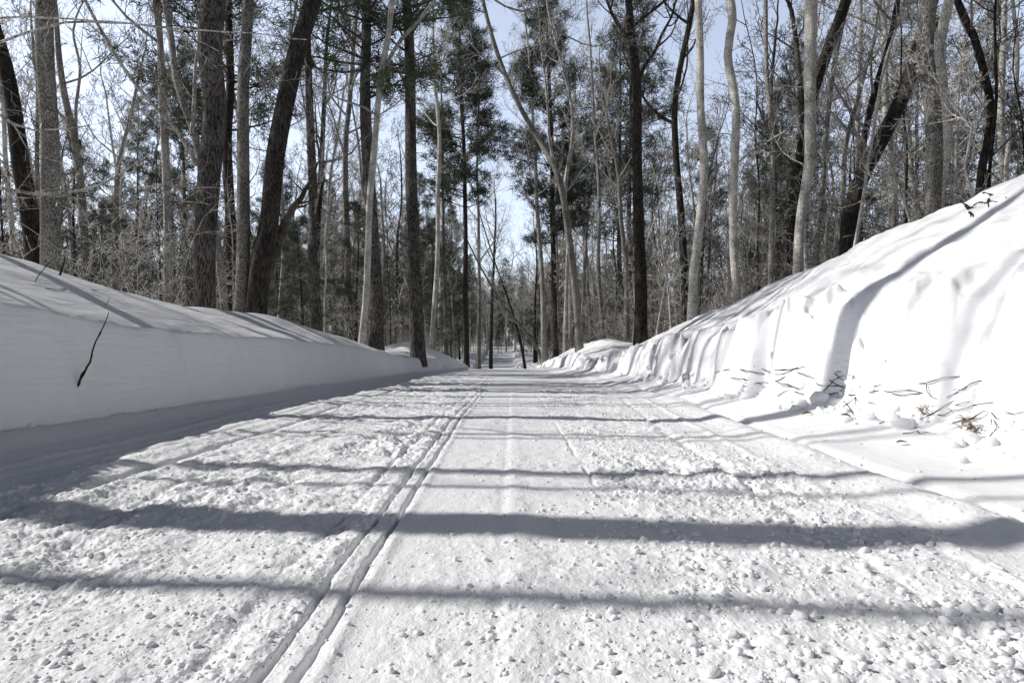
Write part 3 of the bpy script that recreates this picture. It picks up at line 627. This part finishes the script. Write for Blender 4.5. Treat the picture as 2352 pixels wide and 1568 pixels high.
# ------------------------------------------------------------ the far wood that closes the view
def far_wood():
    r = random.Random(9); VV = []; QQ = []; NV = []; NQ = []; off = 0; noff = 0; hw = []; pn = []
    for s_ in range(4):
        h = r.uniform(13, 17); pts, rad = straight(h*.85, 1, .16, .05, r); mb = MB(); P, R = interp_path(pts, rad, 1.5); mb.tube(P, R, 5)
        for i in range(16):
            p, rr = pt_at(P, R, h*(.3+.55*i/16)); a = i*2.4; grow(mb, p, Vector((math.cos(a), math.sin(a), .8)), h*.22, .05, 1, r, .12, None, .22, .9, .014)
        hw.append((np.array(mb.v), np.array(mb.f)))
    for s_ in range(3):
        h = r.uniform(13, 19); pts, rad = straight(h, .2, .15, .02, r, .05); mb = MB(); P, R = interp_path(pts, rad, 2); mb.tube(P, R, 5); tips = []
        for i in range(240):
            t = r.random()**.8; p, rr = pt_at(P, R, h*(.22+.78*t)); a = r.uniform(0, 6.28); L = (1-t)**.8*2.6+.3
            tips.append((p+Vector((math.cos(a), math.sin(a), .15))*L*r.uniform(.3, 1), Vector((math.cos(a), math.sin(a), .2))))
        pn.append((np.array(mb.v), np.array(mb.f), tufts(tips, r, 7, .5, .10)))
    def plant(name, label, pos, low, oy):
        VV = []; QQ = []; NV = []; NQ = []; off = 0; noff = 0
        for n_, (x, y) in enumerate(pos):
            z = gz(x, y); a = r.uniform(0, 6.28); c, s_ = math.cos(a), math.sin(a); sc = r.uniform(.2, .45) if n_ in low else r.uniform(.75, 1.1); Rm = np.array([[c, s_, 0], [-s_, c, 0], [0, 0, 1]])*sc
            isp = r.random() < (.75 if n_ in low else .5); src = r.choice(pn if isp else hw); v = src[0]@Rm+np.array([x, y, z]); VV.append(v); QQ.append(src[1]+off); off += len(v)
            if isp: v = src[2][0]@Rm+np.array([x, y, z]); NV.append(v); NQ.append(src[2][1]+noff); noff += len(v)
        root = empty(name, (0, oy, 0)); tag(root, label, 'wood', kind='stuff')
        for nm, v, q, m in (('trunks', VV, QQ, 'twig'), ('needles', NV, NQ, 'needled')):
            o = link_mesh(nm, np_mesh(nm, np.concatenate(v)-np.array([0, oy, 0]), np.concatenate(q), M[m], False), root)
            o['kind'] = 'stuff'
    # the same wood goes on behind and beside the camera
    pos = []
    while len(pos) < 1000:
        x = r.uniform(-75, 75); y = r.uniform(-75, 14)
        if abs(x) < 5.5 or (x < -5 and x > -34 and y > -4) or (x > 0 and y > 4 and x < .78*y+3) or (x < 0 and y > 4 and x > -.78*y-14): continue
        if math.hypot(x, y) < 7: continue
        pos.append((x, y))
    plant('surrounding_wood', 'wood going on behind and beside the camera', pos, set(range(0, 200)), -30)
    pos = []
    while len(pos) < 420:
        y = 80+130*r.random(); x = r.uniform(-1, 1)*(12+y*.8)
        if y < 112 and -6.0 < x < 1.8: continue
        pos.append((x, y))
    while len(pos) < 600:
        y = 95+120*r.random(); x = r.gauss(-2, 16)
        if y < 112 and -6.0 < x < 1.8: continue
        pos.append((x, y))
    low = set()
    while len(pos) < 860:
        y = 98+95*r.random(); x = r.gauss(-2, 13)
        if y < 110 and -6.0 < x < 1.8: continue
        low.add(len(pos)); pos.append((x, y))
    plant('distant_wood', 'mass of bare and green trees closing the view beyond the far trail', pos, low, 140)
far_wood()

# ------------------------------------------------------------ sticks, leaves, grass on the banks
def hit(px, py, y0=.9):
    """where the line of sight through a picture point meets the snow"""
    Ys = np.exp(np.linspace(math.log(y0), math.log(60), 1500)); X = (px-HX)/F*Ys; Z = CH+(HY-py)/F*Ys
    g = ground(X, Ys)+detail(X, Ys, None); k = np.argmax(Z < g); 
    if not (Z < g).any(): k = int(np.argmin((Z-g)/Ys))
    Yh = Ys[k]; return Vector(((px-HX)/F*Yh, Yh, CH+(HY-py)/F*Yh))
EYE = Vector((0, 0, CH))
def stick(name, paths, label, cat, group=None, w=(3, 1.4), proud=.025, plane=None, mat='stick', seed=1, knots=True):
    """paths: list of lines in picture points, laid on the snow (or standing in the plane of their first point)"""
    r = random.Random(seed); root = None; mb = MB(); org = None
    for path in paths:
        P = []
        for i, (x, y) in enumerate(path):
            if plane is not None: p = at(x, y, plane)
            else:
                p = hit(x, y); p = p+(EYE-p).normalized()*(proud*(1 if 0 < i < len(path)-1 else .5))
            P.append(p)
        if org is None: org = P[0].copy()
        Y = P[0].y; R = [(w[0]+(w[1]-w[0])*i/(len(P)-1))/2/F*Y for i in range(len(P))]
        P, R = interp_path([p-org for p in P], R, .03); P = [p+rv(r)*.0022 for p in P]
        if knots:
            for i in range(2, len(P)-1):
                if r.random() < .18: R[i] *= 1.6
        mb.tube(P, R, 6)
    o = mb.build(name, M[mat]); o.location = org; tag(o, label, cat, group); return o
def C4(p): return ((3100+p[0]/2.361)*.5742, (1350+p[1]/2.361)*.5742)
TW = [[(0,345),(75,343),(225,285),(328,268)],[(0,305),(130,300),(250,280)],[(208,327),(335,370),(378,390)],[(392,428),(430,452),(600,458),(808,467)],[(20,415),(70,440),(125,443),(235,495)],
 [(45,460),(160,463),(250,488)],[(22,556),(90,510),(170,480)],[(0,413),(40,398),(100,368)],[(185,508),(260,532),(340,553)],[(582,318),(628,317)],[(563,335),(600,375),(645,403)],
 [(515,400),(570,440),(640,470),(735,495)],[(455,500),(520,440),(560,400),(655,355)],[(700,352),(735,362),(762,382)],[(510,535),(560,525),(610,518),(640,480)],[(638,527),(700,538),(760,540)],
 [(410,587),(500,585),(600,578)],[(645,655),(700,610),(760,565)],[(762,560),(760,625)],[(648,600),(700,660),(765,770)],[(918,460),(1015,442)],[(893,518),(970,500),(1053,490)],
 [(1030,505),(1100,510),(1200,495),(1290,500),(1393,528)],[(1110,535),(1230,540),(1330,530),(1390,520)],[(885,610),(955,628)],[(1358,432),(1425,430),(1590,380),(1748,367)],
 [(1430,445),(1440,510),(1480,560),(1530,577)],[(1943,403),(1830,445),(1790,487),(1680,490)],[(1810,460),(1740,500),(1620,570)],[(1365,772),(1460,730),(1600,645),(1750,560)],
 [(1535,732),(1600,732),(1680,690),(1820,660),(1880,633),(2062,610)],[(1700,640),(1760,620),(1833,600)],[(1680,805),(1890,745),(1970,690),(2020,703)],[(1745,893),(1900,925),(2037,955)],
 [(1680,995),(1720,950),(1765,915)],[(1210,903),(1280,895),(1345,875)],[(1345,880),(1368,905),(1425,890),(1470,903)],[(2178,703),(2250,717),(2352,705)],[(2050,993),(2130,997)],
 [(1875,1050),(1960,990),(2080,880),(2120,840)],[(2045,770),(2045,830)],[(2070,780),(2090,840),(2070,880)],[(2045,710),(2090,760),(2130,768)],[(990,812),(1040,790)],[(1985,1015),(2050,990)],
 [(-330,300),(-230,320),(-90,345)],[(-420,380),(-260,400),(-120,440)],[(-200,270),(-110,300),(-20,330)],[(-300,470),(-180,430),(-60,425)],[(-560,330),(-430,300),(-300,330)]]
zones = [(-1000,'at the far end of the right bank foot'), (0,'left of the vertical shadow stripe'), (300,'beside the vertical shadow stripe'), (560,'right of the vertical shadow stripe'), (860,'midway along the right bank foot'),
         (1340,'around the first grassy hole'), (1660,'around the second grassy hole'), (2030,'at the right end of the bank foot')]
tw = {}
for p in TW:
    x0, x1 = p[0], p[-1]; L = math.hypot(x1[0]-x0[0], x1[1]-x0[1]); a, b = sorted((x0, x1)); sl = (b[1]-a[1])/max(1, b[0]-a[0])
    size = 'long' if L > 330 else ('short' if L < 130 else 'thin'); way = 'upright' if abs(sl) > 2.2 else ('rising right' if sl < -.22 else ('sloping down right' if sl > .2 else 'level'))
    cx = (a[0]+b[0])/2; zn = [q for k, q in zones if k <= cx][-1]; tw.setdefault((size, way, zn), []).append((cx, p))
q = 0
for (size, way, zn), L in tw.items():
    L.sort(key=lambda t: t[0])
    for k, (cx, p) in enumerate(L):
        lb = '%s dark twig %s %s' % (size, way, zn)
        if len(L) > 1: lb += ', '+(['left one', 'right one'] if len(L) == 2 else ['left one', 'middle one', 'right one', 'rightmost one'])[min(k, 3)]
        stick('fallen_twig', [[C4(c) for c in p]], lb, 'twig', 'twigs sticking out of the right bank foot', w=(2.1, 1.1), seed=q); q += 1
def C5(p): return ((3300+p[0]/1.568)*.5742, (p[1]/1.568)*.5742)
stick('fallen_branch', [[C5(c) for c in L] for L in ([(840,1250),(880,1285),(922,1305),(948,1298)], [(922,1305),(945,1280),(978,1270),(1005,1275)], [(882,1290),(910,1335),(912,1362)], [(990,1210),(1045,1222),(1135,1238)],
      [(1045,1222),(1025,1260),(1028,1302)], [(1005,1275),(1035,1262),(1080,1268)], [(905,1330),(935,1358)])], 'dark forked branch lying on the right bank near its crest', 'branch', w=(4.5, 1.8), proud=.05)
hb = hit(181, 886); stick('bare_twig', [[(178,888),(190,860),(206,832),(212,806),(224,776),(238,748),(250,718)]], 'thin black twig sticking up out of the shaded left bank wall', 'twig', w=(5.5, 1.8), plane=hb.y-.02)
hb = hit(80, 648); stick('bare_twig', [[(76,652),(100,618),(118,600),(131,588)]], 'fine upright twig on the sunny left bank near the left edge', 'twig', w=(2, 1.2), plane=hb.y)
stick('bare_twig', [[(104,662),(150,663),(205,665),(248,668)]], 'fine twig lying flat across the left bank top', 'twig', w=(1.5, 1.0), proud=.015, knots=False)
hb = hit(250, 706); stick('bare_twig', [[(236,712),(243,700),(250,689),(252,683)]], 'short fine twig on the lit top of the left bank', 'twig', w=(1.8, 1.2), plane=hb.y)
stick('bare_twig', [[(138,632),(142,618),(148,600),(150,588)]], 'stubby dark twig poking from the crest of the left bank', 'twig', w=(5, 2), plane=hit(138, 633).y)
rl = random.Random(8)
for (x, y), L, lb in [(C4((350,728)), .07, 'curled rusty oak leaf below the vertical shadow stripe'), (C4((722,765)), .065, 'rusty dry leaf at the base of a steep twig'), (C4((1662,710)), .03, 'tiny brown leaf hanging by the second grassy hole'),
                      (C4((1250,1008)), .06, 'ragged tan leaf lying on the trail edge'), ((1713,873), .05, 'small dark leaf at the far foot of the right bank'), (C4((1905,875)), .05, 'red brown leaf in the second grassy hole'), (C4((835,1028)), .02, 'tiny dark leaf scrap on the snow edge right of the stripe')]:
    o = link_mesh('dry_leaf', leaf_mesh('dry_leaf', L, L*.5, M['rust'], rl, .1)); p = hit(x, y); o.location = p+(EYE-p).normalized()*.015+Vector((0, 0, .012)); o.rotation_euler = (rl.uniform(1.1, 1.9), rl.uniform(-.4, .4), rl.uniform(.8, 2.4)); tag(o, lb, 'leaf')
for (x, y), lb in [(C4((1428,690)), 'tuft of dead grass in the left hole of the right bank foot'), (C4((1815,815)), 'tuft of dead grass in the hole nearer the right edge'), (C4((1900,880)), 'small grass tuft low at the right bank foot')]:
    p = hit(x, y); p = p+(EYE-p).normalized()*.01; mb = MB()
    for i in range(46):
        a = rl.uniform(0, 6.28); d = Vector((math.cos(a), math.sin(a), rl.uniform(-.2, 1.0))).normalized(); b0 = rv(rl)*.03; L = rl.uniform(.03, .08); mb.tube([b0, b0+d*L*.6, b0+d*L+Vector((0, 0, -.25*L))], [.0022, .0016, .0008], 3)
    o = mb.build('grass_tuft', M['grass']); o.location = p; tag(o, lb, 'grass tuft')

# ------------------------------------------------------------ loose snow: crumbs beyond counting and the few big clods
def ico():
    import bmesh
    bm = bmesh.new(); bmesh.ops.create_icosphere(bm, subdivisions=2, radius=1); V = np.array([v.co[:] for v in bm.verts]); Fc = np.array([[v.index for v in f.verts] for f in bm.faces]); bm.free(); return V, Fc
IV, IF = ico(); nr = np.random.default_rng(4)
def surf(x, y): return ground(x, y)+detail(x, y, None)
def crumbs():
    n = 16000; y = .85+nr.random(n)**1.7*7.5; x = nr.uniform(-1, 1, n)*(y*.78+.1)
    wgt = I(x, -2.3,0, -1.9,.3, -1.5,1, -.5,1, -.38,.3, -.28,.15, .25,.45, .4,1, 1.1,1, 1.3,.25, 1.6,.15, 2.1,.0)*np.clip(1.1+2.2*vnoise(x*1.4, y*1.2, 201), .1, 1.6)
    k = nr.random(n) < wgt; x = x[k]; y = y[k]; n = len(x); z = surf(x, y); r = .0026+I(x, -.4,.006, .2,.007, .5,.0085)*nr.random(n)**5
    r = np.maximum(r, .0011*y)*I(x, 0,.9, .4,1.15)
    ph = nr.uniform(0, 6.28, (n, 3)); V = IV[None]*1.0
    bump = 1+.22*np.sin(IV[None, :, 0]*2.9+ph[:, :1])*np.sin(IV[None, :, 1]*3.3+ph[:, 1:2])+.16*np.sin(IV[None, :, 2]*4.1+IV[None, :, 0]*2+ph[:, 2:3])
    st = nr.uniform(.75, 1.3, (n, 1, 3)); V = IV[None]*bump[..., None]*st*r[:, None, None]; V[..., 2] *= .8
    V = V+np.stack([x, y, z+r*.1], -1)[:, None, :]
    Fc = (IF[None]+(np.arange(n)*len(IV))[:, None, None]).reshape(-1, 3)
    o = link_mesh('snow_crumbs', np_mesh('snow_crumbs', V.reshape(-1, 3), Fc, M['snow'])); tag(o, 'loose crumbs of snow strewn over the groomed trail', 'snow crumbs', kind='stuff')
crumbs()
def chunks():
    n = 520; y = 3.0+nr.random(n)**1.2*9; sd = nr.random(n) < .9; u = np.clip(nr.normal(-.07, .11, n), -.5, .07)
    x = np.where(sd, footR(y)-.02+u, footL(y)+.02-np.abs(u)*.3); k = vnoise(y*1.3, y*0, 401)+.5 > .30; x = x[k]; y = y[k]; u = u[k]; n = len(x); z = surf(x, y)
    r = (.014+.062*nr.random(n)**3)*np.clip(1.1-np.abs(u)*2, .4, 1)*np.where(x > 0, 1, .35); ph = nr.uniform(0, 6.28, (n, 3))
    bump = 1+.20*np.sin(IV[None, :, 0]*2.4+ph[:, :1])*np.sin(IV[None, :, 1]*2.9+ph[:, 1:2])+.13*np.sin(IV[None, :, 2]*5.1+IV[None, :, 0]*3+ph[:, 2:3])
    V = IV[None]*bump[..., None]*nr.uniform(.75, 1.3, (n, 1, 3))*r[:, None, None]+np.stack([x, y, z-r*.05], -1)[:, None, :]
    o = link_mesh('broken_snow', np_mesh('broken_snow', V.reshape(-1, 3), (IF[None]+(np.arange(n)*len(IV))[:, None, None]).reshape(-1, 3), M['snow'])); tag(o, 'broken blocks of snow heaped along the cut foot of the banks', 'snow blocks', kind='stuff')
chunks()
def A3(x, y): return ((2696+x/1.68)*.5742, (1800+y/1.68)*.5742)
def A2(x, y): return ((1300+x/1.68)*.5742, (1800+y/1.68)*.5742)
for (px, py), w, lb in [(A3(2205,1270), 75, 'largest pointed snow clod near the right edge of the trail'), (A3(905,1380), 60, 'rounded snow clod in the right foreground, left of the big pointed one'), (A3(950,1120), 52, 'snow clod sitting on the lower edge of the nearest shadow line'),
        (A3(1228,580), 50, 'flat pale clod at the lower edge of the broad shadow band'), (A3(2235,1450), 90, 'wide low snow clod in the bottom right corner'), (A3(1400,775), 46, 'snow clod between the two shadow bands, right side'), (A3(1285,800), 60, 'clod left of a rounded one between the two shadow bands'),
        (A2(875,745), 34, 'small upright clod in the middle lane between the bands'), (A2(1910,1370), 50, 'clod pile in the middle foreground right of centre'), (A2(1930,1495), 62, 'largest clod at the bottom of the middle lane'), (A2(1235,1410), 36, 'small clod centred near the bottom edge'),
        (A2(440,1490), 50, 'clod right of the ski grooves at the bottom edge'), (A2(1720,580), 28, 'bright clod on the lower edge of the broad band, centre right'), (A3(460,850), 42, 'clod with a dark shadow left of the right lane centre'), (A3(590,950), 50, 'leaning clod just above the nearest shadow line')]:
    p = hit(px, py, .8); r = w*.5742/1.68/2/F*p.y*1.15; z = float(surf(np.array([p.x]), np.array([p.y]))[0]); ph = nr.uniform(0, 6.28, 4)
    V = IV*(1+.2*np.sin(IV[:, 0]*3+ph[0])*np.sin(IV[:, 1]*3.2+ph[1])+.15*np.sin(IV[:, 2]*4.3+ph[2]))[:, None]*r; V[:, 2] *= .95
    o = link_mesh('snow_clod', np_mesh('snow_clod', V, IF, M['snow'])); o.location = (p.x, p.y, z+r*.35); tag(o, lb, 'snow clod', 'big snow clods on the trail')

# high bare crowns out in the wood on the sunny side: they dapple the right bank
for k, (y0, x, h) in enumerate([(2.9, -10.5, 17), (4.4, -11.5, 18), (6.9, -10, 17), (8.6, -12, 18), (.2, -11, 18)]):
    shade_tree('hardwood_tree', ['bare high crowned tree left of the camera', 'tall crowned tree farther left', 'bare tree left of frame beyond the tall one', 'tallest crowned tree left of frame', 'tall crowned tree behind the camera at left'][k],
               x, ysh(y0, x), .055, h, 700+k, crown=.56, lean=(-.3, .4, .2, -.2, .1)[k], nl=17, Ls=4.4)
